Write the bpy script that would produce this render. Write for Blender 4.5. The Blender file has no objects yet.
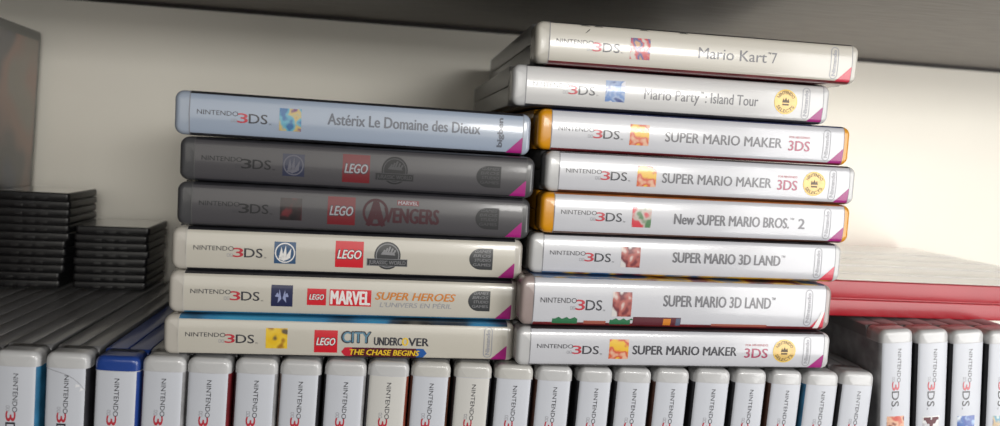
import bpy, math, random
from mathutils import Matrix, Vector, noise
random.seed(7)
S = bpy.context.scene
COL = S.collection
MM = 0.001
L, T, D = 125.0, 15.0, 137.0          # game case: spine length, thickness, depth (mm)
H = T / 2

# ------------------------------------------------------------------ materials
MATS = {}
def mat(name, col, rough=.4, coat=0.0, metal=0.0, spec=.5, trans=0.0, coat_rough=.08, noise_amt=0.0, noise_scale=60, bump=0.0, stretch=None):
    if name in MATS: return MATS[name]
    m = bpy.data.materials.new(name); m.use_nodes = True
    nt = m.node_tree; b = nt.nodes['Principled BSDF']
    b.inputs['Base Color'].default_value = (*col, 1)
    b.inputs['Roughness'].default_value = rough
    b.inputs['Metallic'].default_value = metal
    b.inputs['Coat Weight'].default_value = coat
    b.inputs['Coat Roughness'].default_value = coat_rough
    b.inputs['Specular IOR Level'].default_value = spec
    b.inputs['Transmission Weight'].default_value = trans
    tc = nt.nodes.new('ShaderNodeTexCoord'); mp = nt.nodes.new('ShaderNodeMapping')
    nt.links.new(tc.outputs['Object'], mp.inputs['Vector'])
    if stretch: mp.inputs['Scale'].default_value = stretch
    nz = nt.nodes.new('ShaderNodeTexNoise'); nz.inputs['Scale'].default_value = noise_scale; nz.inputs['Detail'].default_value = 5
    nt.links.new(mp.outputs['Vector'], nz.inputs['Vector'])
    if noise_amt:
        mix = nt.nodes.new('ShaderNodeMix'); mix.data_type = 'RGBA'
        mix.inputs[6].default_value = (*[c * (1 - noise_amt) for c in col], 1)
        mix.inputs[7].default_value = (*[min(1, c * (1 + noise_amt)) for c in col], 1)
        mr = nt.nodes.new('ShaderNodeMapRange'); mr.inputs['From Min'].default_value = .3; mr.inputs['From Max'].default_value = .7
        nt.links.new(nz.outputs['Fac'], mr.inputs['Value']); nt.links.new(mr.outputs['Result'], mix.inputs[0])
        nt.links.new(mix.outputs[2], b.inputs['Base Color'])
    if bump:
        bp = nt.nodes.new('ShaderNodeBump'); bp.inputs['Strength'].default_value = bump; bp.inputs['Distance'].default_value = .0004
        nt.links.new(nz.outputs['Fac'], bp.inputs['Height']); nt.links.new(bp.outputs['Normal'], b.inputs['Normal'])
    MATS[name] = m
    return m

def art(name, cols, scale=260, seed=0.0, rough=.35):
    """printed picture: soft patches of a few ink colours"""
    if name in MATS: return MATS[name]
    m = bpy.data.materials.new(name); m.use_nodes = True
    nt = m.node_tree; b = nt.nodes['Principled BSDF']; b.inputs['Roughness'].default_value = rough
    b.inputs['Coat Weight'].default_value = .6; b.inputs['Coat Roughness'].default_value = .1
    tc = nt.nodes.new('ShaderNodeTexCoord'); mp = nt.nodes.new('ShaderNodeMapping'); mp.inputs['Location'].default_value = (seed, seed * .7, seed * 1.3)
    nt.links.new(tc.outputs['Object'], mp.inputs['Vector'])
    nz = nt.nodes.new('ShaderNodeTexNoise'); nz.inputs['Scale'].default_value = scale; nz.inputs['Detail'].default_value = 1.5
    nt.links.new(mp.outputs['Vector'], nz.inputs['Vector'])
    cr = nt.nodes.new('ShaderNodeValToRGB'); cr.color_ramp.interpolation = 'EASE'
    n = len(cols)
    while len(cr.color_ramp.elements) < n: cr.color_ramp.elements.new(.5)
    for i, c in enumerate(cols):
        e = cr.color_ramp.elements[i]; e.position = .33 + .34 * i / max(1, n - 1); e.color = (*c, 1)
    nt.links.new(nz.outputs['Fac'], cr.inputs['Fac']); nt.links.new(cr.outputs['Color'], b.inputs['Base Color'])
    MATS[name] = m
    return m

WHITE = mat('white_plastic', (.53, .53, .53), .24, coat=.35, noise_amt=.02, noise_scale=90)
CREAM = mat('ivory_plastic', (.50, .47, .42), .26, coat=.35, noise_amt=.02, noise_scale=90)
SHADED = mat('shaded_plastic', (.062, .062, .066), .3, coat=.25)  # white plastic with shade painted in, for two left-stack cases
CLEARGREY = mat('aged_clear_plastic', (.33, .265, .25), .25, coat=.4, noise_amt=.1)
ORANGE = mat('orange_plastic', (.66, .28, .006), .3, coat=.3)
BLUE = mat('blue_plastic', (.018, .055, .26), .28, coat=.3)
RED = mat('red_plastic', (.36, .008, .018), .4, coat=.1, noise_amt=.05, noise_scale=40)
PAPER = mat('white_cover_paper', (.56, .565, .60), .35, coat=1.0, coat_rough=.13, noise_amt=.012, noise_scale=150, bump=.03)
PAPER_BLUE = mat('bluish_cover_paper', (.32, .38, .48), .35, coat=1.0, coat_rough=.13, bump=.03)
PAPER_WARM = mat('ivory_cover_paper', (.56, .53, .46), .35, coat=1.0, coat_rough=.13, noise_amt=.015, bump=.03)
PAPER_SHADED = mat('shaded_cover_paper', (.066, .063, .069), .35, coat=.4, coat_rough=.1)  # shade painted into the white paper of those two spines
PAPER_MATT = mat('cover_paper_matt', (.58, .60, .65), .42, coat=.25, coat_rough=.2, noise_amt=.015)
SEAM = mat('grey_seam', (.22, .22, .24), .5)
INK = mat('black_ink', (.035, .035, .045), .4, coat=.6, coat_rough=.13)
INKS = mat('slate_ink', (.10, .115, .15), .4, coat=.6, coat_rough=.13)
INKG = mat('grey_ink', (.12, .12, .135), .4, coat=.6, coat_rough=.13)
INKL = mat('light_grey_ink', (.33, .33, .36), .4, coat=.6, coat_rough=.13)
INKR = mat('red_ink', (.50, .03, .05), .4, coat=.6, coat_rough=.13)
INKW = mat('wine_ink', (.36, .03, .09), .4, coat=.6, coat_rough=.13)
INKDR = mat('dark_red_ink', (.045, .004, .010), .5, coat=.15, coat_rough=.13)
INKV = mat('white_ink', (.80, .78, .76), .4, coat=.6, coat_rough=.13)
MAGENTA = mat('magenta_ink', (.36, .012, .19), .4, coat=.3, coat_rough=.13)
TRIRED = mat('scarlet_ink', (.62, .035, .07), .4, coat=.6, coat_rough=.13)
LEGORED = mat('bright_red_ink', (.62, .012, .025), .4, coat=.6, coat_rough=.13)
GOLD = mat('gold_seal_foil', (.66, .44, .12), .4, metal=.15, coat=.5, noise_amt=.12, noise_scale=400)
BROWN = mat('dark_brown_ink', (.10, .06, .02), .4)
YEL = mat('yellow_ink', (.82, .55, .03), .4, coat=.5, coat_rough=.13)
ORG = mat('orange_ink', (.60, .20, .02), .4, coat=.5, coat_rough=.13)
CYANINK = mat('steel_blue_ink', (.10, .24, .34), .4, coat=.5, coat_rough=.13)
DKINK = mat('emblem_dark_ink', (.035, .037, .04), .4, coat=.4, coat_rough=.13)
MIDINK = mat('emblem_grey_ink', (.22, .22, .23), .4, coat=.4, coat_rough=.13)
BLACKP = mat('black_cartridge_plastic', (.007, .007, .008), .42, coat=.08, noise_amt=.2, noise_scale=500, bump=.05)
BLACKL = mat('black_cartridge_label', (.02, .02, .022), .07, coat=1.0)

# ------------------------------------------------------------------ mesh helpers (all lengths in mm, scaled on build)
class MB:
    def __init__(s): s.v = []; s.f = []; s.m = []; s.sm = []
    def face(s, idx, m=0, smooth=False): s.f.append(idx); s.m.append(m); s.sm.append(smooth)
    def add(s, *p): s.v.append(p); return len(s.v) - 1
    def rings(s, rings, m=0, cap0=True, cap1=True, smooth=True, flip=False):
        ids = [[s.add(*p) for p in r] for r in rings]
        n = len(ids[0])
        for a, b in zip(ids, ids[1:]):
            for i in range(n):
                q = [a[i], a[(i + 1) % n], b[(i + 1) % n], b[i]]
                s.face(q[::-1] if flip else q, m, smooth)
        if cap0: s.face(ids[0] if flip else ids[0][::-1], m, False)
        if cap1: s.face(ids[-1][::-1] if flip else ids[-1], m, False)
        return ids
    def mesh(s, name, mats):
        me = bpy.data.meshes.new(name)
        me.from_pydata([(a * MM, b * MM, c * MM) for a, b, c in s.v], [], s.f)
        for m in mats: me.materials.append(m)
        for p, mi, sm in zip(me.polygons, s.m, s.sm): p.material_index = mi; p.use_smooth = sm
        me.validate(); me.update()
        import bmesh
        bm = bmesh.new(); bm.from_mesh(me); bmesh.ops.recalc_face_normals(bm, faces=bm.faces) if getattr(s, 'closed', True) else None
        bm.to_mesh(me); bm.free()
        return me

def rrect(x0, x1, y0, y1, r, n=5):
    """outline of a rounded rectangle, counter-clockwise"""
    r = max(r, .02); out = []
    for cx, cy, a0 in ((x1 - r, y1 - r, 0), (x0 + r, y1 - r, 90), (x0 + r, y0 + r, 180), (x1 - r, y0 + r, 270)):
        for k in range(n + 1):
            a = math.radians(a0 + 90 * k / n); out.append((cx + r * math.cos(a), cy + r * math.sin(a)))
    return out

def slab(mb, x0, x1, y0, y1, z0, z1, r=1.5, bev=.3, m=0):
    """rounded plate lying in xy with softened top and bottom rims"""
    rg = []
    for z, i in ((z0, bev), (z0 + bev * .3, bev * .3), (z0 + bev, 0), (z1 - bev, 0), (z1 - bev * .3, bev * .3), (z1, bev)):
        rg.append([(a, b, z) for a, b in rrect(x0 + i, x1 - i, y0 + i, y1 - i, r - i)])
    mb.rings(rg, m)

def obj(name, me, parent=None, label=None):
    o = bpy.data.objects.new(name, me); COL.objects.link(o)
    if parent: o.parent = parent
    if label: o['label'] = label
    return o

RND, BUL = 1.8, .85
def ys(w, d=99):
    """depth of the gently bulging spine surface at height w (mm)"""
    dz = abs(w - H); dd = min(max(H - dz, 0), d); y = BUL * (dz / H) ** 2
    if dd < RND: y += RND - math.sqrt(max(0, RND * RND - (RND - dd) ** 2))
    return y

# ------------------------------------------------------------------ case meshes
def spine_shell_mesh():
    mb = MB(); rg = []
    x0, x1, z0, z1, r = 0, L, .06, T - .06, 2.9
    for y in (10.0, 6.0, BUL + RND + .2): rg.append([(a, y, b) for a, b in rrect(x0, x1, z0, z1, r)])
    for d in (0, .06, .2, .45, .8, 1.15, 1.5, 2.2, 3.2, 4.4, 5.6, 6.6, 7.2):
        rg.append([(a, ys(b, d), b) for a, b in rrect(x0 + d, x1 - d, z0 + d, z1 - d, r - d)])
    mb.rings(rg, 0)
    # hinge line near the left end and thin rib at the right end
    return mb.mesh('spine_shell', [None])

def cover_half_mesh(lower):
    mb = MB()
    z0, z1 = (.06, H - .10) if lower else (H + .10, T - .06)
    slab(mb, .25, L - .25, 10.1, D, z0, z1, 1.8, .35)
    # shallow thumb rib along the outer edges
    slab(mb, 8, L - 8, D - .6, D + .25, z0 + 1.2, z1 - 1.2, .3, .1)
    return mb.mesh('cover_half', [None])

LX0, LX1 = 5.0, L - 2.9
def insert_mesh(upw=.95):
    """paper cover: wraps both faces and the spine; slots 0 paper, 1 picture on upper face, 2 picture on lower face, 3 seam"""
    mb = MB()
    ws = [-.02, .08, .3, .6, .9, 1.3, 1.9, 2.7, 3.8, 5, 6.2, 7.5, 8.8, 10, 11.2, 12.3, 13.1, 13.7, 14.1, 14.4, 14.7, 14.92, 15.02]
    us = [LX0, LX0 + .28] + [LX0 + .28 + (LX1 - LX0 - .56) * k / 24 for k in range(1, 24)] + [LX1 - .28, LX1]
    idx = []
    for u in us:
        col = [mb.add(u, 9.6, ws[0])]
        for w in ws: col.append(mb.add(u, ys(min(max(w, 0), T)) - .06, w))
        col.append(mb.add(u, 9.6, ws[-1])); idx.append(col)
    for i in range(len(us) - 1):
        for j in range(len(idx[0]) - 1):
            wm = 0 if j == 0 else (T if j >= len(ws) else (ws[j - 1] + ws[j]) / 2)
            m = 0
            if wm > T - upw: m = 1
            elif wm < .95: m = 2
            if i == 0 or i == len(us) - 2: m = 3
            mb.face([idx[i][j], idx[i + 1][j], idx[i + 1][j + 1], idx[i][j + 1]], m, True)
    slab(mb, LX0, LX1, 9.6, D - 3, T - .05, T + .02, .8, .01, 1)
    slab(mb, LX0, LX1, 9.6, D - 3, -.02, .05, .8, .01, 2)
    return mb

def build_noclose(mb, name, mats):
    mb.closed = False
    return mb.mesh(name, mats)
def drape(mb, name, mats):
    """slice the flat printing into thin bands and lay it on the curved spine"""
    import bmesh
    mb.closed = False
    me = mb.mesh(name, mats)
    bm = bmesh.new(); bm.from_mesh(me)
    z = .9
    while z < T:
        geom = bm.verts[:] + bm.edges[:] + bm.faces[:]
        bmesh.ops.bisect_plane(bm, geom=geom, dist=1e-8, plane_co=(0, 0, z * MM), plane_no=(0, 0, 1))
        z += .8 if 1.6 < z < T - 1.6 else .4
    for v in bm.verts: v.co.y += ys(v.co.z / MM) * MM
    bm.to_mesh(me); bm.free(); me.update()
    return me

# ------------------------------------------------------------------ printing on the spine
def print_poly(mb, polys, m=0, lift=.10, nseg=0):
    """polys: list of xz outlines, laid on the spine surface"""
    for p in polys:
        ids = [mb.add(x, -lift, z) for x, z in p]
        mb.face(ids, m)
def print_grid(mb, x0, x1, z0, z1, m=0, lift=.09, nx=1, nz=6):
    g = [[mb.add(x0 + (x1 - x0) * i / nx, -lift, z0 + (z1 - z0) * j / nz) for j in range(nz + 1)] for i in range(nx + 1)]
    for i in range(nx):
        for j in range(nz): mb.face([g[i][j], g[i + 1][j], g[i + 1][j + 1], g[i][j + 1]], m, True)
def strip_disc(mb, cx, cz, rx, rz, m=0, lift=.1, cut=None, n=14):
    """filled ellipse as horizontal bands so that it follows the curved spine; cut(z)->(xmin,xmax) clamps"""
    rows = []
    for k in range(n + 1):
        a = math.pi * k / n; z = cz - rz * math.cos(a); hw = rx * math.sin(a)
        xa, xb = cx - hw, cx + hw
        if cut: xa, xb = cut(z, xa, xb)
        rows.append((mb.add(xa, -lift, z), mb.add(xb, -lift, z)))
    for (a, b), (c, d) in zip(rows, rows[1:]): mb.face([a, b, d, c], m)
def ring(mb, cx, cz, rx, rz, w, m=0, lift=.13, n=32):
    o = [(cx + rx * math.cos(2 * math.pi * k / n), cz + rz * math.sin(2 * math.pi * k / n)) for k in range(n)]
    i = [(cx + (rx - w) * math.cos(2 * math.pi * k / n), cz + (rz - w) * math.sin(2 * math.pi * k / n)) for k in range(n)]
    outline(mb, o, i, m, lift)
def outline(mb, o, i, m=0, lift=.13):
    a = [mb.add(x, -lift, z) for x, z in o]; b = [mb.add(x, -lift, z) for x, z in i]
    for k in range(len(a)):
        q = (k + 1) % len(a); mb.face([a[k], a[q], b[q], b[k]], m)

FONTCACHE = {}
def glyphs(text, bold=0.0, shear=0.0, space=1.0):
    key = (text, bold, shear, space)
    if key not in FONTCACHE:
        cu = bpy.data.curves.new('lettering', 'FONT'); cu.body = text; cu.offset = bold; cu.shear = shear; cu.resolution_u = 3; cu.space_character = space
        o = bpy.data.objects.new('lettering', cu); COL.objects.link(o)
        bpy.context.view_layer.update()
        me = bpy.data.meshes.new_from_object(o.evaluated_get(bpy.context.evaluated_depsgraph_get()))
        vs = [(v.co.x, v.co.y) for v in me.vertices]; fs = [tuple(p.vertices) for p in me.polygons]
        bpy.data.objects.remove(o); bpy.data.curves.remove(cu); bpy.data.meshes.remove(me)
        FONTCACHE[key] = (vs, fs)
    return FONTCACHE[key]
def print_text(mb, text, x0, x1, z0, z1, m=0, bold=0.0, shear=0.0, lift=.14, rot=0, space=1.0, arc=None):
    """fit text in the box; rot=1 turns it to read upwards; z0..z1 is the cap height box of capitals"""
    if bold > .004:
        d = (z1 - z0) * bold * .9
        for q, (dx, dz) in enumerate(((-d, 0), (d, 0), (0, d * .5), (0, -d * .5))):
            print_text(mb, text, x0 + (dz if rot else dx), x1 + (dz if rot else dx), z0 + (dx if rot else dz), z1 + (dx if rot else dz), m, 0, shear, lift - .003 * (q + 1), rot, space, (arc[0] + dx, arc[1] + dz) + arc[2:] if arc else None)
    bold = 0.0
    vs, fs = glyphs(text, bold, shear, space)
    ref, _ = glyphs('H', bold, 0, 1.0)
    ax, bx = min(v[0] for v in vs), max(v[0] for v in vs)
    ay, by = min(v[1] for v in ref), max(v[1] for v in ref)
    base = len(mb.v)
    for x, y in vs:
        s, t = (x - ax) / (bx - ax), (y - ay) / (by - ay)
        if rot == 1: px, pz = x1 - (x1 - x0) * t, z0 + (z1 - z0) * s
        else: px, pz = x0 + (x1 - x0) * s, z0 + (z1 - z0) * t
        if arc:
            cx, cz, r0, r1, a0, a1 = arc; a = math.radians(a0 + (a1 - a0) * s); r = r0 + (r1 - r0) * t
            px, pz = cx + r * math.cos(a), cz + r * math.sin(a)
        mb.add(px, -lift, pz)
    for f in fs: mb.face([base + k for k in f], m)

CM = {}
def cached(key, fn):
    if key not in CM: CM[key] = fn()
    return CM[key]

def console_mesh(dark):
    DKDARK = mat('shaded_black_ink', (.012, .012, .014), .5, coat=.1, coat_rough=.2); MIDDARK = mat('shaded_grey_ink', (.055, .055, .06), .5, coat=.1, coat_rough=.2)  # console inks darkened by the same painted shade
    mb = MB()
    print_text(mb, 'NINTENDO', 7.6, 21.2, 7.3, 8.85, 0, 0)
    print_text(mb, '3', 21.0, 24.4, 5.2, 8.35, 1, .03)
    print_text(mb, 'DS', 24.8, 31.0, 5.2, 8.35, 0, .02)
    print_text(mb, 'TM', 31.5, 32.3, 5.0, 5.5, 0)
    for z in (5.2,):
        for x in (18.9, 19.95):
            o = rrect(x, x + .85, z, z + 1.2, .2, 2); i = rrect(x + .15, x + .7, z + .15, z + 1.05, .1, 2); outline(mb, o, i, 2)
    return drape(mb, 'console_logo', [DKDARK if dark else INK, DKDARK if dark else INKR, MIDDARK if dark else INKL])
def oval_mesh():
    mb = MB(); x0, x1, z0, z1 = 113.2, 116.4, 1.5, 13.5
    outline(mb, rrect(x0, x1, z0, z1, 1.55, 6), rrect(x0 + .32, x1 - .32, z0 + .32, z1 - .32, 1.25, 6), 0)
    print_text(mb, 'Nintendo', x0 + .85, x1 - .9, z0 + 1.2, z1 - 1.2, 0, .015, rot=1)
    return drape(mb, 'maker_logo', [INKL])
def tri_mesh(kind):
    mb = MB(); x1 = 121.9
    mats = [MAGENTA if kind == 'magenta' else TRIRED, INKV]
    zs = [0.75, 1.3, 2, 3, 4.4, 6.3]
    for a, b in zip(zs, zs[1:]):
        xa, xb = x1 - (6.6 - a) * 1.02, x1 - (6.6 - b) * 1.02
        print_poly(mb, [[(xa, a), (x1, a), (x1, b), (xb, b)]], 0)
    if kind == 'torn':   # creased and peeled corner
        for a, b in zip(zs, zs[1:]):
            print_poly(mb, [[(x1 - 4.6 + a * .5, a), (x1 - 2.2 + a * .3, a), (x1 - 2.2 + b * .3, b), (x1 - 4.6 + b * .5, b)]], 1, .2)
    return drape(mb, 'corner_triangle', mats)
def seal_mesh(cx):
    mb = MB(); cz = 7.6; R = 4.7
    strip_disc(mb, cx, cz, R, R, 0, .13, n=22)
    ring(mb, cx, cz, R, R, .25, 2, .16)
    print_text(mb, 'NINTENDO', 0, 1, 0, 1, 1, .04, lift=.18, arc=(cx, cz, 2.9, 4.1, 155, 25))
    print_text(mb, 'SELECTS', 0, 1, 0, 1, 1, .04, lift=.18, arc=(cx, cz, 4.1, 2.9, 205, 335))
    # crown
    pts = [(-1.5, -.3), (-1.1, 1.3), (-.6, .4), (0, 1.7), (.6, .4), (1.1, 1.3), (1.5, -.3)]
    for a, b, c in ((0, 1, 2), (2, 3, 4), (4, 5, 6)): print_poly(mb, [[(cx + pts[k][0], cz + pts[k][1]) for k in (a, b, c)]], 1, .18)
    print_poly(mb, [[(cx - 1.5, cz - .35), (cx + 1.5, cz - .35), (cx + .7, cz + .55), (cx - .7, cz + .55)]], 1, .18)
    print_grid(mb, cx - 1.3, cx + 1.3, cz - 1.4, cz - .75, 1, .18, 1, 2)
    return drape(mb, 'gold_seal', [GOLD, BROWN, YEL])
def icon_mesh(m, kind=0):
    mb = MB(); print_grid(mb, 35, 42.5, 3.4, 11.1, 0, .1, 8, 8)
    mats = [m, mat('shaded_white_ink', (.12, .12, .15), .4) if m.name == 'icon_shaded_blue' else INKV, INKDR]  # ring ink darkened to match the painted shade
    if kind == 1:      # ring with a clawed hand shape
        ring(mb, 38.75, 7.25, 3.5, 3.55, .42, 1, .13)
        for a, b, c in (((36.6, 5), (38.6, 4.4), (37.5, 9.4)), ((37.6, 5), (39.4, 5.2), (39.0, 9.9)), ((38.6, 5.2), (40.6, 5.4), (40.9, 9.0)), ((36.5, 6.2), (38.2, 4.3), (40.3, 5.2))): print_poly(mb, [[a, b, c]], 1, .14)
    if kind == 2:
        for a, b, c in (((37.3, 4.6), (38.6, 6.2), (37.9, 9.6)), ((40.3, 4.8), (39.0, 6.4), (39.8, 9.4)), ((36.3, 7), (38.4, 6.6), (37.2, 8.4)), ((41.1, 7), (39.2, 6.7), (40.5, 8.4))): print_poly(mb, [[a, b, c]], 1, .14)
    me = drape(mb, 'cover_icon', mats)
    if kind == 2: me.materials[1] = mat('pale_blue_ink', (.30, .34, .55), .4, coat=.5, coat_rough=.13)
    return me
def title_mesh(parts, mats):
    mb = MB()
    for t in parts: print_text(mb, t[0], t[1], t[2], t[3], t[4], t[5] if len(t) > 5 else 0, t[6] if len(t) > 6 else .02, t[7] if len(t) > 7 else 0)
    return drape(mb, 'title_lettering', mats)
def lego_mesh(x0, x1, z0, z1, dark=False):
    mb = MB(); print_grid(mb, x0, x1, z0, z1, 0, .1, 2, 8)
    dz = (z1 - z0); print_text(mb, 'LEGO', x0 + .7, x1 - .7, z0 + dz * .32, z0 + dz * .68, 2, .075, .25, .13)
    print_text(mb, 'LEGO', x0 + .8, x1 - .8, z0 + dz * .34, z0 + dz * .66, 1, .03, .25, .17)
    return drape(mb, 'toy_brick_logo', [mat('shaded_red_ink', (.15, .005, .011), .4, coat=.5, coat_rough=.13) if dark else LEGORED, INKL if dark else INKV, INK])  # dark version has the painted shade mixed into its red
MIDDARK = mat('shaded_grey_ink', (.055, .055, .06), .5, coat=.1, coat_rough=.2)
DKDARK = mat('shaded_black_ink', (.012, .012, .014), .5, coat=.1, coat_rough=.2)  # emblem inks with the painted shade in their colour
def studio_mesh(x0, x1, z0, z1, dark=False):
    """round-backed dark emblem with pale lines of tiny writing"""
    mb = MB(); cx = (x0 + x1) / 2; cz = (z0 + z1) / 2; rx = (x1 - x0) / 2
    strip_disc(mb, cx, cz, rx, (z1 - z0) / 2, 0, .1, cut=lambda z, a, b: (a, x1))
    for k, z in enumerate((z0 + 1.3, z0 + 3.0, z0 + 4.6, z0 + 6.2)):
        print_text(mb, ('GAMES', 'STUDIO', 'BROS', 'GAMES')[k], x0 + 1.5 + (k % 2) * .5, x1 - .7, z, z + 1.0, 1, .02, .1 * k, .14)
    return drape(mb, 'studio_emblem', [DKDARK, MIDDARK] if dark else [DKINK, MIDINK])
def park_mesh(x0, x1, z0, z1, dark=False):
    mb = MB(); cx = (x0 + x1) / 2; cz = (z0 + z1) / 2 + .3; r = (z1 - z0) / 2
    strip_disc(mb, cx, cz, r * .95, r, 0, .1); ring(mb, cx, cz, r * .85, r * .88, .35, 1, .13)
    for a in range(5):
        x = cx - 2.2 + a * .95; print_poly(mb, [[(x, cz + .5), (x + .55, cz + .3), (x + 1.5, cz + 3.2 - abs(a - 2) * .6), (x + .9, cz + 3.4 - abs(a - 2) * .6)]], 1, .13)
    print_poly(mb, [[(cx - 2.5, cz + .4), (cx + 2.8, cz + .2), (cx + 2.2, cz + 1.3), (cx - 1.9, cz + 1.3)]], 1, .135)
    print_grid(mb, x0, x1, z0 + 1.5, z0 + 4.2, 0, .15, 1, 4)
    outline(mb, rrect(x0, x1, z0 + 1.5, z0 + 4.2, .1, 1), rrect(x0 + .2, x1 - .2, z0 + 1.7, z0 + 4.0, .1, 1), 1, .17)
    print_text(mb, 'JURASSIC WORLD', x0 + .7, x1 - .7, z0 + 2.2, z0 + 3.5, 2, .03, 0, .19)
    return drape(mb, 'park_emblem', [DKDARK, MIDDARK, MIDDARK] if dark else [DKINK, MIDINK, MIDINK])
def hero_mesh(x0, x1, z0, z1):
    mb = MB(); zc = (z0 + z1) / 2
    ring(mb, x0 + 4.6, zc, 4.6, 4.9, .9, 0, .12); print_text(mb, 'A', x0 + 1.9, x0 + 7.6, zc - 4.6, zc + 3.8, 0, .09, 0, .15)
    print_text(mb, 'VENGERS', x0 + 7.9, x1, zc - 3.3, zc + 1.8, 0, .06, 0, .14)
    print_grid(mb, x0 + 12.2, x0 + 20, zc + 2.9, zc + 4.7, 1, .12, 1, 2); print_text(mb, 'MARVEL', x0 + 12.6, x0 + 19.6, zc + 3.2, zc + 4.4, 2, .03, 0, .16)
    return drape(mb, 'hero_team_logo', [INKDR, mat('shaded_red_ink', (.15, .005, .011)), INKL])

# ------------------------------------------------------------------ a case
EDGE_ART = {
    'none': (PAPER_MATT, PAPER_MATT), 'dark': (mat('dark_art', (.03, .03, .035), .35, coat=.4),) * 2,
}
def artmat(c, nm): return mat('cover_picture_' + nm, c, .35, coat=.5, noise_amt=.35, noise_scale=140)
DARK = artmat((.025, .025, .03), 'black'); DKR = artmat((.16, .015, .02), 'dark_red'); DBR = artmat((.09, .035, .02), 'brown')
SKY = artmat((.03, .16, .30), 'sky_blue'); RUST = artmat((.22, .05, .03), 'rust'); NAVY = artmat((.03, .04, .12), 'navy')
AMB = artmat((.40, .12, .02), 'amber'); GREYA = artmat((.30, .30, .31), 'grey')
MULTI = art('cover_picture_mixed', [(.04, .09, .22), (.03, .12, .28), (.55, .32, .02), (.18, .02, .03), (.03, .03, .04)], 60, 3)

def set_mats(me, mats):
    me = me.copy(); me.materials.clear()
    for m in mats: me.materials.append(m)
    return me
BASE = {}
def shellmesh(kind, m):
    return cached((kind, m.name), lambda: set_mats({'s': sm0, 'l': cl0, 'u': cu0}[kind], [m]))
sm0, cl0, cu0 = spine_shell_mesh(), cover_half_mesh(True), cover_half_mesh(False)
def insertmesh(paper, up, lo, seam=SEAM, upw=.95):
    return cached(('ins', paper.name, up.name, lo.name, seam.name, upw), lambda: build_noclose(insert_mesh(upw), 'cover_insert', [paper, up, lo, seam]))

FROST = mat('frosted_cover_plastic', (.20, .20, .205), .3, coat=.25, noise_amt=.06, noise_scale=40)
def make_case(matrix, thick, label, group, shell=WHITE, paper=PAPER, up=DARK, lo=DARK, prints=(), seam=SEAM, cat='game case', upw=.95):
    root = bpy.data.objects.new('game_case', None); COL.objects.link(root)
    root.empty_display_size = .01
    root.matrix_world = matrix @ Matrix.Translation((0, -.0015, 0)) @ Matrix.Diagonal((1.001, 1, thick / T, 1))
    root['label'] = label; root['category'] = cat
    if group: root['group'] = group
    obj('spine_shell', shellmesh('s', shell), root)
    side = FROST if shell.name in ('white_plastic', 'ivory_plastic', 'off_white_plastic', 'warm_white_plastic', 'bluish_plastic') else shell
    obj('back_cover', shellmesh('l', side), root); obj('front_cover', shellmesh('u', side), root)
    ins = obj('cover_insert', insertmesh(paper, up, lo, seam, upw), root)
    for nm, me, lb in prints: obj(nm, me, ins, lb)
    return root

def lying(x, y, yaw, tilt, z):
    """front-left-bottom corner, turn about the vertical, rise to the right"""
    return Matrix.Translation((x, y, z)) @ Matrix.Rotation(yaw, 4, 'Z') @ Matrix.Rotation(-tilt, 4, 'Y')

CON = ('console_logo', cached('con', lambda: console_mesh(False)), None)
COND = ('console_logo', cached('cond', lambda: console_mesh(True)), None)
OVAL = ('maker_logo', cached('oval', oval_mesh), None)
TRI = ('corner_triangle', cached('tri', lambda: tri_mesh('magenta')), None)
TRIR = ('corner_triangle', cached('trir', lambda: tri_mesh('red')), None)
TRIT = ('corner_triangle', cached('trit', lambda: tri_mesh('torn')), 'torn red and white corner triangle')
def icon(m, kind=0, key=None): return ('cover_icon', cached(('icon', m.name, kind), lambda: icon_mesh(m, kind)), None)
def title(parts, mats): return ('title_lettering', title_mesh(parts, mats), None)

I_asterix = art('icon_teal_gold', [(.05, .16, .35), (.12, .38, .50), (.55, .42, .16), (.16, .05, .18)], 252, 1)
I_dino = mat('icon_steel_blue', (.035, .09, .19), .4, coat=.5); I_dinod = mat('icon_shaded_blue', (.02, .025, .06), .4, coat=.5)  # second blue repeats the first with shade painted in
I_red = art('icon_dark_red', [(.01, .008, .01), (.02, .01, .012), (.12, .015, .02)], 240, 2)
I_navy = mat('icon_navy', (.015, .02, .075), .4, coat=.5)
I_yel = art('icon_yellow', [(.12, .09, .05), (.80, .50, .02), (.82, .55, .04), (.35, .15, .02)], 180, 4)
I_mk = art('icon_red_blue', [(.6, .55, .5), (.55, .04, .05), (.06, .08, .25), (.55, .3, .15)], 288, 5)
I_mp = art('icon_blue', [(.7, .7, .75), (.10, .22, .5), (.3, .4, .6), (.05, .08, .25)], 288, 6)
I_smm = art('icon_amber', [(.80, .50, .03), (.80, .48, .03), (.62, .10, .05), (.75, .45, .3)], 252, 7)
I_nb = art('icon_red_green', [(.62, .03, .05), (.60, .04, .06), (.5, .45, .4), (.08, .2, .08)], 228, 8)
I_3d = art('icon_maroon_white', [(.65, .62, .6), (.16, .02, .03), (.45, .12, .10), (.7, .6, .55)], 228, 9)

ART6 = art('cover_picture_sky_city', [(.05, .30, .50), (.04, .22, .42), (.03, .05, .08), (.03, .03, .03), (.25, .24, .2)], 30, 1.4)
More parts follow.
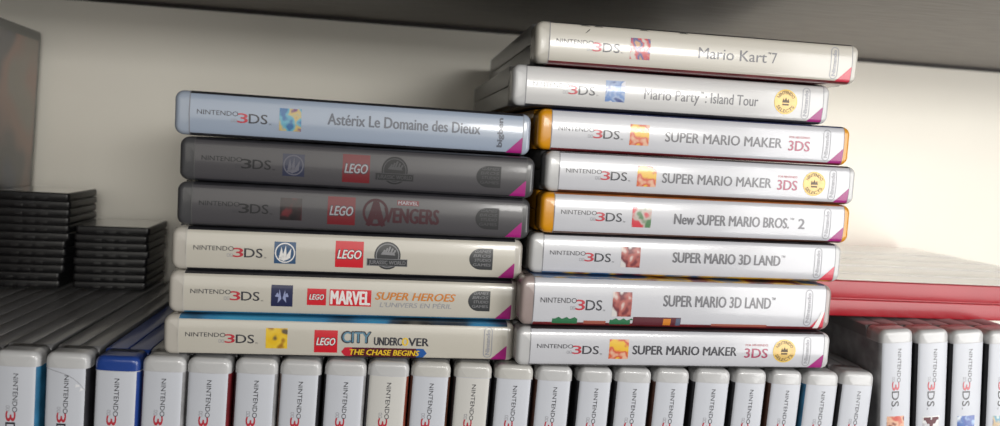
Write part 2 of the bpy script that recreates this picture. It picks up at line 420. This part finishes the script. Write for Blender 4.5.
# ---- left stack --------------------------------------------------------------
GL, GR = 'game cases lying in the left stack', 'game cases lying in the right stack'
SM = [TRI]
A = {
 'A1': dict(p=(.06180, .00268, .03489, .00433, .07726, 15.36), label='pale blue spine game case on top of the left stack, slate title lettering', shell=mat('bluish_plastic', (.34, .39, .47), .24, coat=.35), paper=PAPER_BLUE, up=DARK, lo=DARK,
   prints=[CON, icon(I_asterix), title([('Astérix Le Domaine des Dieux', 51.6, 106, 6.6, 10.4, 0, .04)], [INKS]), title([('big', 0, 1, 0, 1)], [INK]), TRI]),
 'A2': dict(p=(.06352, .00383, -.00269, .00422, .06152, 15.31), label='shade-painted white spine game case second from top of the left stack, round dark emblem', shell=SHADED, paper=PAPER_SHADED,
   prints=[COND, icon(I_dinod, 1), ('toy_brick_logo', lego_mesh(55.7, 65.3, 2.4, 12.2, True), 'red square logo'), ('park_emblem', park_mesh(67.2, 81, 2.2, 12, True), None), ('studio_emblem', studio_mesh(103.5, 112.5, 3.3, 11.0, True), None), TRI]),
 'A3': dict(p=(.06316, .00309, .01728, .00209, .04589, 15.42), label='shade-painted white spine game case third from top of the left stack, dark red logo', shell=SHADED, paper=PAPER_SHADED,
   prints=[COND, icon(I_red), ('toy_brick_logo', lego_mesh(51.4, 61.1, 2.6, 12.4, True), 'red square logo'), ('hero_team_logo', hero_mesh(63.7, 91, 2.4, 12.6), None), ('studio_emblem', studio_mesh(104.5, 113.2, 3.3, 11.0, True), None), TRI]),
 'A4': dict(p=(.06153, .00357, .02137, -.00028, .03019, 15.35), label='ivory spine game case fourth from top of the left stack, blue ring icon', shell=CREAM, paper=PAPER_WARM,
   prints=[CON, icon(I_dino, 1), ('toy_brick_logo', lego_mesh(56.3, 66.3, 2.8, 12.2), 'red square logo'), ('park_emblem', park_mesh(67.6, 82.2, 2.2, 12.2), None), ('studio_emblem', studio_mesh(104.8, 113.6, 3.6, 11.4), None), TRI]),
 'A5': dict(p=(.06109, .00277, .01839, .00078, .01485, 15.19), label='ivory spine game case second from bottom of the left stack, orange lettering', shell=CREAM, paper=PAPER_WARM, lo=SKY,
   prints=[CON, icon(I_navy, 2), ('toy_brick_logo', lego_mesh(47.5, 54.2, 4.2, 10.2), 'small red square logo'), 'MARVEL', ('studio_emblem', studio_mesh(105.6, 113.8, 3.6, 11.2), None), TRI]),
 'A6': dict(p=(.05994, .00190, .00749, .00063, -.00003, 14.49), label='white spine game case at the bottom of the left stack, yellow icon', shell=CREAM, paper=PAPER_WARM, up=ART6, upw=1.3, lo=DARK,
   prints=[CON, icon(I_yel), ('toy_brick_logo', lego_mesh(51.9, 60.1, 2.2, 10.8), 'red square logo'), 'CITY', OVAL, TRI]),
}
def marvel():
    mb = MB(); print_grid(mb, 55.4, 70.2, 4.2, 10.2, 0, .1, 2, 5); print_text(mb, 'MARVEL', 55.9, 69.7, 4.8, 9.6, 1, .05, 0, .14)
    print_text(mb, 'SUPER HEROES', 71.7, 100.8, 6.9, 9.6, 2, .05, .25, .14); print_text(mb, "L'UNIVERS EN PÉRIL", 73.4, 99.5, 4.2, 5.9, 3, .012, .15, .14)
    return drape(mb, 'title_lettering', [LEGORED, INKV, ORG, INKL])
def city():
    mb = MB(); print_text(mb, 'CITY', 61.6, 71.9, 6.2, 10.6, 0, .08, 0, .14); print_text(mb, 'CITY', 61.9, 71.6, 6.5, 10.3, 1, .02, 0, .18)
    print_text(mb, 'UNDERC', 73.2, 83.2, 5.6, 8.6, 2, .05); print_text(mb, 'O', 83.3, 85.4, 5.6, 8.6, 3, .06); print_text(mb, 'VER', 85.6, 92.9, 5.6, 8.6, 2, .05)
    x0, x1, z0, z1 = 61.5, 92.4, .9, 4.5
    n = 24
    for k in range(n):
        a, b = x0 + (x1 - x0) * k / n, x0 + (x1 - x0) * (k + 1) / n
        def hh(x): e = min(x - x0, x1 - x); return math.sqrt(max(0, 1 - max(0, 1 - e / 1.8) ** 2)) * (z1 - z0) / 2
        zc = (z0 + z1) / 2; m = 4 if k < 3 else (5 if k >= n - 3 else 6)
        for t0, t1 in ((-1, -.4), (-.4, .4), (.4, 1)):
            print_poly(mb, [[(a, zc + hh(a) * t0), (b, zc + hh(b) * t0), (b, zc + hh(b) * t1), (a, zc + hh(a) * t1)]], m, .11)
    print_text(mb, 'THE CHASE BEGINS', 64.6, 89.6, 1.6, 3.7, 3, .05, .2, .16)
    return drape(mb, 'title_lettering', [INK, CYANINK, INK, YEL, mat('pill_red', (.55, .02, .04)), mat('pill_blue', (.02, .10, .35)), mat('pill_maroon', (.09, .01, .02))])
def scuff():
    mb = MB(); print_poly(mb, [[(17.9, 11.3), (18.5, 11.6), (19.9, 12.9), (19.5, 13.0)]], 0, .12)
    for x in (38, 43, 60, 75): print_poly(mb, [[(x - 22, 14.0), (x - 18, 14.0), (x - 19, 14.3), (x - 21, 14.35)]], 0, .12)
    return drape(mb, 'scuff_mark', [mat('scuff_dark', (.05, .05, .045), .6)])
def crease():
    mb = MB(); P = [(5.2, .9), (5.9, 3), (6.5, 5.5), (7.3, 8), (8.6, 10.4), (10.6, 12.6), (12.5, 14)]
    for (a, b), (c, d) in zip(P, P[1:]): print_poly(mb, [[(a, b), (a + .22, b), (c + .22, d), (c, d)]], 0, .13)
    print_poly(mb, [[(10.6, 11.2), (11.8, 11.0), (11.4, 12.6), (10.9, 12.3)]], 1, .16); print_poly(mb, [[(11.9, 12.8), (13.2, 12.4), (12.6, 13.8)]], 1, .16)
    return drape(mb, 'film_crease', [mat('film_grey', (.30, .30, .33), .3, coat=.6), mat('film_shine', (.8, .8, .82), .15, coat=1)])
def bigben():
    mb = MB(); print_text(mb, 'bigben', 112.4, 114.3, 2.6, 12.8, 0, .02, rot=1)
    return drape(mb, 'maker_logo', [INKS])
for k, a in A.items():
    pr = []
    for q in a['prints']:
        if q == 'MARVEL': pr.append(('title_lettering', marvel(), None))
        elif q == 'CITY': pr.append(('title_lettering', city(), None))
        else: pr.append(q)
    if k == 'A1': pr[3] = ('maker_logo', bigben(), None)
    x, y, yaw, tl, z, th = a['p']
    seam = SEAM if k in ('A1',) else (mat('ivory_seam', (.5, .48, .44), .4) if a['paper'] is PAPER_WARM else mat('shaded_seam', (.09, .09, .09), .4))
    make_case(lying(x, y, yaw, -tl, z - math.copysign(0, 1) - (-tl) * L * MM / 2), th - .04, a['label'], GL, a['shell'], a['paper'], a.get('up', DARK), a.get('lo', DARK), pr, seam, upw=a.get('upw', .95))

# ---- right stack -------------------------------------------------------------
def ds3(x0, x1, z0=4.7, z1=8.4):
    mb = MB(); print_text(mb, '3DS', x0, x1, z0, z1, 0, .04); print_text(mb, 'FOR NINTENDO', x0 + .1, x1 - .1, z1 + 1.0, z1 + 1.8, 1, .01)
    return ('subtitle_lettering', drape(mb, 'subtitle_lettering', [INKW, INKR]), 'small dark red lettering')
def seal(cx): return ('gold_seal', seal_mesh(cx), None)
def strip_art():
    """bits of cover picture that show below the lettering on the thick case"""
    mb = MB()
    print_grid(mb, 5.4, 121.6, .76, 1.25, 0, .10, 30, 2)
    for x0, x1, z1, m in ((12.5, 22, 2.4, 1), (24.5, 33, 1.9, 2), (34.5, 42.5, 2.3, 1), (43.5, 62.5, 3.4, 3), (55.5, 58.5, 3.0, 4), (60.5, 62.4, 3.2, 5), (75, 98, 1.6, 2)):
        print_grid(mb, x0, x1, .8, z1, m, .11 + .01 * m, 4, 4)
        if m == 1:
            for k in range(3): print_poly(mb, [[(x0 + 1 + k * 3, z1), (x0 + 3.4 + k * 3, z1), (x0 + 2.4 + k * 3, z1 + .55)]], m, .12)
    return ('cover_picture_edge', drape(mb, 'cover_picture_edge', [DKR, mat('leaf_green_ink', (.03, .16, .07), .4), mat('brick_ink', (.35, .10, .07), .4), mat('maroon_ink', (.11, .02, .03), .4), ORG, mat('slate_blue_ink', (.1, .12, .18), .4)]), 'strip of colourful cover picture')
B = {
 'B1': dict(p=(.18528, .00010, .01051, .00375, .11100, 14.90), label='warm white game case on top of the right stack, just below the upper shelf', shell=mat('warm_white_plastic', (.50, .475, .42), .25, coat=.35), paper=mat('warm_white_paper', (.56, .53, .465), .35, coat=1.0, coat_rough=.13, bump=.03), up=DARK, lo=DKR,
   prints=[CON, icon(I_mk), title([('Mario Kart', 61, 87.6, 5.6, 9.5, 0, .01), ('™', 87.9, 89.2, 8.2, 9.6, 0, 0), ('7', 89.6, 91.6, 5.6, 9.5, 0, .01)], [INKG]), OVAL, TRIR]),
 'B2': dict(p=(.17868, .00557, .01524, .00441, .09551, 15.19), label='white game case second from top of the right stack, gold seal, sticking out leftmost', paper=mat('neutral_paper', (.56, .555, .55), .35, coat=1.0, coat_rough=.13, bump=.03), up=DARK, lo=DARK,
   prints=[CON, icon(I_mp), title([('Mario Party', 50.0, 71.6, 5.2, 9.0, 0, .012), ('™', 72, 73.2, 7.8, 9.1, 0, 0), (': Island Tour', 74, 95.2, 5.2, 9.0, 0, .012)], [INKG]), seal(106.4), OVAL, TRI]),
 'B3': dict(p=(.18906, .00485, .02397, .00500, .07997, 15.21), label='orange-edged game case third from top of the right stack, red numeral lettering', shell=ORANGE, up=NAVY, lo=DKR,
   prints=[CON, icon(I_smm), title([('SUPER MARIO MAKER', 48.9, 96.0, 5.4, 9.0, 0, .035)], [INKG]), ds3(98.9, 107.6), OVAL, TRI]),
 'B4': dict(p=(.19241, .00241, .03510, .00425, .06473, 15.07), label='white game case with gold seal between two orange-edged cases in the right stack', up=DARK, lo=DBR,
   prints=[CON, icon(I_smm), title([('SUPER MARIO MAKER', 44.9, 89.0, 5.2, 8.8, 0, .035)], [INKG]), ds3(91.6, 99.8), seal(106.9), OVAL, TRI]),
 'B5': dict(p=(.19137, .00147, .03874, .00447, .04935, 15.25), label='orange-edged game case fourth from bottom of the right stack, red icon', shell=ORANGE, up=AMB, lo=DBR,
   prints=[CON, icon(I_nb), title([('New SUPER MARIO BROS.', 51.7, 98.6, 5.2, 9.0, 0, .05), ('™', 98.9, 100.6, 7.8, 9.2, 0, 0), ('2', 102.6, 105.2, 5.2, 9.0, 0, .05)], [INKG]), OVAL, TRI]),
 'B6': dict(p=(.18856, .00331, .01488, .00422, .03388, 15.22), label='white game case third from bottom of the right stack, intact red corner', up=DARK, lo=MULTI,
   prints=[CON, icon(I_3d), title([('SUPER MARIO 3D LAND', 55.4, 98.9, 5.9, 9.7, 0, .05), ('™', 99.2, 100.9, 8.5, 9.9, 0, 0)], [INKG]), OVAL, TRIR]),
 'B7': dict(p=(.18489, -.00331, .04888, -.00175, .01529, 18.14), label='thick game case second from bottom of the right stack, torn red corner', shell=CLEARGREY, up=MULTI, upw=.45, lo=DKR,
   prints=[CON, icon(I_3d), title([('SUPER MARIO 3D LAND', 55.0, 98.6, 7.0, 10.4, 0, .05), ('™', 98.9, 100.5, 9.2, 10.6, 0, 0)], [INKG]), OVAL, TRIT, strip_art()]),
 'B8': dict(p=(.18452, -.00396, .03497, -.00141, .00033, 14.52), label='white game case with gold seal at the bottom of the right stack', up=DARK, lo=DARK,
   prints=[CON, icon(I_smm), title([('SUPER MARIO MAKER', 44.2, 85.6, 5.4, 8.8, 0, .045)], [INK]), ds3(89.0, 98.4), seal(105.3), OVAL, TRI]),
}
B['B1']['prints'].append(('scuff_mark', scuff(), 'dark scratch'))
for k, a in B.items():
    x, y, yaw, tl, z, th = a['p']
    make_case(lying(x, y, yaw, tl, z - tl * L * MM / 2), th - .04, a['label'], GR, a.get('shell', WHITE), a.get('paper', PAPER), a.get('up', DARK), a.get('lo', DARK), a['prints'], upw=a.get('upw', .7))

# ---- upright row -------------------------------------------------------------
rowx = [(.0052, .0197), (0.0217, 0.0358), (0.0377, 0.0526), (0.0534, 0.0679), (0.0684, 0.0834), (0.0847, 0.0994), (0.1002, 0.1146), (0.1159, 0.1307), (0.1312, 0.1461), (0.1469, 0.1613), (0.1627, 0.1766), (0.1778, 0.1922), (0.1932, 0.2072), (0.2093, 0.2227), (0.2239, 0.238), (0.239, 0.2531), (0.2547, 0.2696), (0.2709, 0.2844), (0.2856, 0.2991), (0.3, 0.3145), (0.3152, 0.3294)]
rowz = [.0009, .0006, -.0002, .0, -.0002, -.0001, -.0002, -.0001, .0, .0, -.0001, -.0003, -.0006, -.0008, -.0007, -.0005, -.0003, -.0002, -.0003, -.0004, -.0001]
ORD = ['zeroth', 'first', 'second', 'third', 'fourth', 'fifth', 'sixth', 'seventh', 'eighth', 'ninth', 'tenth', 'eleventh', 'twelfth', 'thirteenth', 'fourteenth', 'fifteenth', 'sixteenth', 'seventeenth', 'eighteenth']
GROW = 'game cases standing upright in the long row'
def upright(xl, w, z, th, label, shell=WHITE, paper=PAPER_MATT, up=DARK, lo=DARK, prints=(CON,), group=GROW, y=0.0, yaw=0.0):
    M = Matrix.Translation((xl, y, z)) @ Matrix.Rotation(yaw, 4, 'Z') @ Matrix.Rotation(math.pi / 2 + th, 4, 'Y')
    return make_case(M, w, label, group, shell, paper, up, lo, prints, mat('pale_seam', (.5, .5, .52), .4))
row_art = {0: SKY, 1: DARK, 2: BLUE, 3: GREYA, 4: DKR, 5: GREYA, 6: DARK, 7: GREYA, 8: RUST, 9: DBR}
row_lab = {0: 'white upright game case at the left picture edge, blue strip on its side', 1: 'white upright game case just left of the blue one, cover film creased',
           2: 'blue plastic upright game case with white spine'}
for i, (xl, xr) in enumerate(rowx):
    th = math.radians(1.7 + .1 * i / 20)
    dx = math.tan(th) * .012
    if i >= 3: lab = 'white upright game case, %s right of the blue one' % ORD[i - 2]
    else: lab = row_lab[i]
    kw = {}
    if i == 2: kw = dict(shell=BLUE)
    if i in (8, 10): kw = dict(paper=mat('ivory_paper_matt', (.60, .59, .56), .42, coat=.25, coat_rough=.2))
    if i in (9, 10, 11): kw['shell'] = mat('off_white_plastic', (.54, .53, .50), .26, coat=.35)
    upright(xl + dx - .00012, (xr - xl) * 1000 + .2, rowz[i] + 0.0, th, lab, up=row_art.get(i, DARK), lo=(SKY if i in (19,) else (DBR if i % 3 == 0 else DARK)), prints=[CON, icon((I_asterix, I_mk, I_nb, I_mp)[i % 4])] + ([('film_crease', crease(), 'crease in the clear film')] if i == 1 else []), **kw)
for j in range(4):
    xl = .0052 - .0157 * (j + 1)
    upright(xl, 14.7, .0003, math.radians(1.8), 'upright game case beyond the left picture edge, %s outward, only its top showing' % ORD[j + 1], up=DARK, lo=DARK)

# ---- raised upright cases at the right ------------------------------------------
rx = [(.3317, .3455), (.3472, .3609), (.3624, .3765), (.3782, .3922)]
rlab = ['leftmost of the raised white upright cases at the right, red picture icon', 'taller-standing white upright game case with dark shield icon', 'taller-standing white upright game case with blue figure icon',
        'taller-standing white upright game case at the right edge of the picture']
I_r1 = art('icon_red_skin', [(.62, .06, .05), (.60, .10, .06), (.75, .45, .30), (.2, .03, .03)], 228, 11)
I_r2 = art('icon_white_grey', [(.75, .75, .75), (.7, .7, .7), (.45, .45, .48)], 228, 12)
I_r3 = art('icon_cobalt', [(.7, .75, .8), (.05, .14, .42), (.04, .09, .35), (.3, .45, .7)], 228, 13)
I_r4 = art('icon_teal_mix', [(.6, .65, .6), (.10, .32, .45), (.6, .45, .25), (.1, .15, .3)], 228, 14)
def shield_icon():
    me = icon_mesh(I_r2, 0); mb = MB()
    print_grid(mb, 35, 42.5, 3.4, 11.1, 0, .1, 8, 8)
    # wings and blade, turned to read upright on a standing case (local -x is up)
    for z0, z1 in ((3.9, 6.9), (7.6, 10.6)): print_grid(mb, 35.5, 36.7, z0, z1, 1, .13, 1, 4)
    for p in ([(36.5, 4.6), (36.5, 9.9), (38.2, 9.0), (38.2, 5.5)], [(38.2, 6.4), (38.2, 8.1), (42.0, 7.4), (42.0, 7.1)]): print_poly(mb, [p], 1, .13)
    return drape(mb, 'cover_icon', [I_r2, mat('maroon_grey_ink', (.12, .03, .04), .4)])
ric = [icon(I_r1), ('cover_icon', shield_icon(), None), icon(I_r3), icon(I_r4)]
for j, (xl, xr) in enumerate(rx):
    th = math.radians(-4.6); z0 = .0166 + .0003 * j
    upright(xl + math.tan(th) * (z0 + .0035) - .0001, (xr - xl) * 1000 + .55, z0, th, rlab[j], lo=(GREYA if j == 0 else DARK), prints=[CON, ric[j]], group='raised game cases standing at the right')

# ---- standing case at the far left ------------------------------------------------
pic = art('cover_picture_hazy', [(.13, .14, .18), (.16, .15, .15), (.34, .22, .18), (.28, .25, .21)], 22, 5, .5)
FR = mat('dull_grey_plastic', (.14, .14, .13), .4, coat=.2)
make_case(Matrix.Translation((-.0518, .161, .1258)) @ Matrix.Rotation(math.atan2(.0055, .0490), 4, 'Z') @ Matrix.Rotation(math.pi / 2 + math.radians(3.0), 4, 'Y') @ Matrix.Translation((0, -D * MM, -T * MM)),
          15, 'dusky game case with grey frame standing behind the black cartridges at the left', None, FR, pic, pic, pic, (), SEAM)

# ---- red case and its white cover ---------------------------------------------------
def red_case():
    root = bpy.data.objects.new('game_case', None); COL.objects.link(root)
    root['label'] = 'wide red game case lying on the upright cases at the right, white cover on top'; root['category'] = 'game case'
    root.matrix_world = Matrix.Translation((.291, .0170, .0181)) @ Matrix.Rotation(math.radians(1.2), 4, 'Z') @ Matrix.Rotation(math.radians(.3), 4, 'Y')
    W, Dp, Th = 168, 137, 14.6
    mb = MB(); slab(mb, 0, W, 0, Dp, 0, 7.1, 3, .5); mb2 = MB(); slab(mb2, 0, W, .8, Dp, 7.5, 14.9, 3, .5)
    obj('back_cover', mb.mesh('back_cover', [RED]), root); obj('front_cover', mb2.mesh('front_cover', [RED]), root)
    mb = MB(); slab(mb, 1.2, W - 1.2, 1.2, Dp - 1.5, 3, 11, 3, .3); obj('inner_tray', mb.mesh('inner_tray', [RED]), root)
    mb = MB(); slab(mb, 2, W - .6, 2.8, Dp - 1, 14.9, 15.05, 1, .02); obj('cover_insert', mb.mesh('cover_insert', [mat('white_cover_sheet', (.86, .84, .82), .3, coat=.8, noise_amt=.05, noise_scale=30, stretch=(1, 9, 1))]), root, 'white cover sheet')
    for k in range(4):  # low strips shaped to imitate streaks reflected in the glossy cover
        mb = MB(); slab(mb, 4 + k, W - 1 - k * .6, 20 + 26 * k, 30 + 27 * k, 15.04, 15.4 + .1 * (k % 2), 1, .15)
        obj('reflection_streak', mb.mesh('reflection_streak', [mat('reflection_streak_white', (.86, .84, .82), .3, coat=.6)]), root, 'white strip shaped as a reflected streak')
red_case()

# ---- cartridges ---------------------------------------------------------------------
def cart_meshes():
    mb = MB(); w, d, h = 33.0, 34.5, 3.7
    slab(mb, 0, w, 0, d, .35, h, 1.6, .55)
    slab(mb, .9, w - .9, .9, d - .9, 0, .5, 1.3, .1)
    for k in range(3): slab(mb, 9 + 5.5 * k, 12.5 + 5.5 * k, -.12, .7, .5, 1.7, .2, .08)
    body = mb.mesh('shell', [BLACKP])
    mb = MB(); slab(mb, 1.2, w - 1.2, 1.6, d - 1.4, h - .03, h + .04, 1, .02); lab = mb.mesh('sticker', [BLACKL])
    mb = MB()
    for k in range(8): slab(mb, 5 + 3 * k, 7.2 + 3 * k, d - 8, d - .6, -.02, .12, .2, .03)
    con = mb.mesh('contact_strip', [mat('brass_contact', (.5, .36, .12), .3, metal=1)])
    return body, lab, con
cb, clb, cc = cart_meshes()
def cart(x, y, z, yaw, label, group):
    root = bpy.data.objects.new('game_cartridge', None); COL.objects.link(root)
    root['label'] = label; root['category'] = 'cartridge'; root['group'] = group
    root.matrix_world = Matrix.Translation((x, y, z)) @ Matrix.Rotation(yaw, 4, 'Z')
    obj('shell', cb, root); obj('sticker', clb, root); obj('contact_strip', cc, root)
for k in range(12):
    nm = ['lowest black game cartridge'] + ['black game cartridge, %s from the bottom' % ORD[q] for q in range(2, 12)] + ['topmost black game cartridge']
    j = (random.uniform(-.5, .5) * MM, random.uniform(-.6, .6) * MM)
    off = -.0022 if k < 2 else (0 if k < 6 else .0014 + .0003 * (k % 3))
    cart(-.0485 + off + j[0], .1032 + j[1], .0009 + k * .00378, math.radians(1.5 + random.uniform(-1, 1)), nm[k] + ' of the taller stack behind the upright row', 'black cartridges in the taller stack')
for k in range(8):
    nm = ['lowest black game cartridge'] + ['black game cartridge, %s from the bottom' % ORD[q] for q in range(2, 8)] + ['topmost black game cartridge']
    j = (random.uniform(-.5, .5) * MM, random.uniform(-.6, .6) * MM)
    cart(-.0128 + (.001 if k > 3 else 0) + j[0], .1042 + j[1], .0009 + k * .00378, math.radians(3.0 + random.uniform(-1, 1)), nm[k] + ' of the shorter stack right of the taller one', 'black cartridges in the shorter stack')

# ------------------------------------------------------------------ shelf
def board(name, x0, x1, y0, y1, z0, z1, m):
    mb = MB()
    P = [(x0, y0, z0), (x1, y0, z0), (x1, y1, z0), (x0, y1, z0), (x0, y0, z1), (x1, y0, z1), (x1, y1, z1), (x0, y1, z1)]
    for p in P: mb.add(*[c * 1000 for c in p])
    for f in ((3, 2, 1, 0), (4, 5, 6, 7), (0, 1, 5, 4), (1, 2, 6, 5), (2, 3, 7, 6), (3, 0, 4, 7)): mb.face(list(f))
    o = obj(name, mb.mesh(name, [m])); o['kind'] = 'structure'
    return o
WALLM = mat('white_wall_panel', (.92, .885, .79), .5, noise_amt=.03, noise_scale=9, bump=.02)
WOOD = mat('grey_laminate', (.175, .158, .144), .42, noise_amt=.22, noise_scale=60, stretch=(1, 9, 1), bump=.05)
X0, X1 = -.45, .95
YW = .1655
board('wall_back', X0, X1, YW, YW + .012, -.16, .19, WALLM)
board('ceiling', X0, X1, -.045, YW, .1462, .166, WOOD)
board('trim_1', X0, X1, YW - .0035, YW, .1445, .1462, mat('dark_edge_strip', (.03, .026, .025), .6))
board('floor', X0, X1, -.045, YW, -.1455, -.1262, WOOD)
board('trim_2', .332, .47, .004, .13, -.1262, -.1100, WOOD)

# ------------------------------------------------------------------ light
w = bpy.data.worlds.new('room'); S.world = w; w.use_nodes = True
nt = w.node_tree; bg = nt.nodes['Background']
tc = nt.nodes.new('ShaderNodeTexCoord'); sp = nt.nodes.new('ShaderNodeSeparateXYZ'); cr = nt.nodes.new('ShaderNodeValToRGB')
nt.links.new(tc.outputs['Generated'], sp.inputs[0])
mr = nt.nodes.new('ShaderNodeMapRange'); mr.inputs['From Min'].default_value = -1; mr.inputs['From Max'].default_value = 1
nt.links.new(sp.outputs['X'], mr.inputs['Value']); nt.links.new(mr.outputs['Result'], cr.inputs['Fac'])
cr.color_ramp.elements[0].color = (.10, .10, .10, 1); cr.color_ramp.elements[1].color = (.16, .165, .175, 1)
nt.links.new(cr.outputs['Color'], bg.inputs['Color']); bg.inputs['Strength'].default_value = .2

def area(name, pos, target, sx, sy, radiance, col):
    li = bpy.data.lights.new(name, 'AREA'); li.shape = 'RECTANGLE'; li.size = sx; li.size_y = sy
    li.energy = radiance * sx * sy * math.pi; li.color = col
    o = bpy.data.objects.new(name, li); COL.objects.link(o); o.location = pos
    o.rotation_euler = (Vector(target) - Vector(pos)).to_track_quat('-Z', 'Y').to_euler()
    return o
def polar(az, el, r, c=(.22, 0, .06)):
    a, e = math.radians(az), math.radians(el)
    return (c[0] + r * math.cos(e) * math.sin(a), c[1] - r * math.cos(e) * math.cos(a), c[2] + r * math.sin(e))
area('window_light', polar(16, 8, 2.2), (.22, 0, .06), .66, .24, 27, (1, .985, .95))
area('side_window_light', (.70, -.42, .06), (.25, .05, .06),   .34, .46, 6.6, (1, .985, .97))
area('room_fill_light', polar(6, 8, 1.9, (.1, 0, .06)), (.1, 0, .06), 2.0, .8, 1.75, (1, .96, .88))  # unseen broad fill panel, added to brighten the back wall

# ------------------------------------------------------------------ camera
cx, cy, cz, yaw, pitch, roll = 0.14117, -0.27016, 0.07937, 0.08647, 0.12948, 0.05882
right = Vector((0.99056913, -0.12386465, 0.05856917)); up = Vector((-0.04716474, 0.09308138, 0.99454077)); back = Vector((-0.12864015, -0.98792378, 0.0863615))
cam = bpy.data.cameras.new('camera'); co = bpy.data.objects.new('camera', cam); COL.objects.link(co)
M = Matrix((right, up, back)).transposed().to_4x4(); M.translation = Vector((cx, cy, cz)); co.matrix_world = M
cam.sensor_fit = 'HORIZONTAL'; cam.sensor_width = 36; cam.lens = 36 * .75119
cam.clip_start = .01; cam.clip_end = 30
cam.dof.use_dof = True; cam.dof.focus_distance = .285; cam.dof.aperture_fstop = 9
S.camera = co
S.view_settings.view_transform = 'Standard'; S.view_settings.look = 'None'; S.view_settings.gamma = 1
S.view_settings.use_curve_mapping = False; S.view_settings.exposure = 0.0
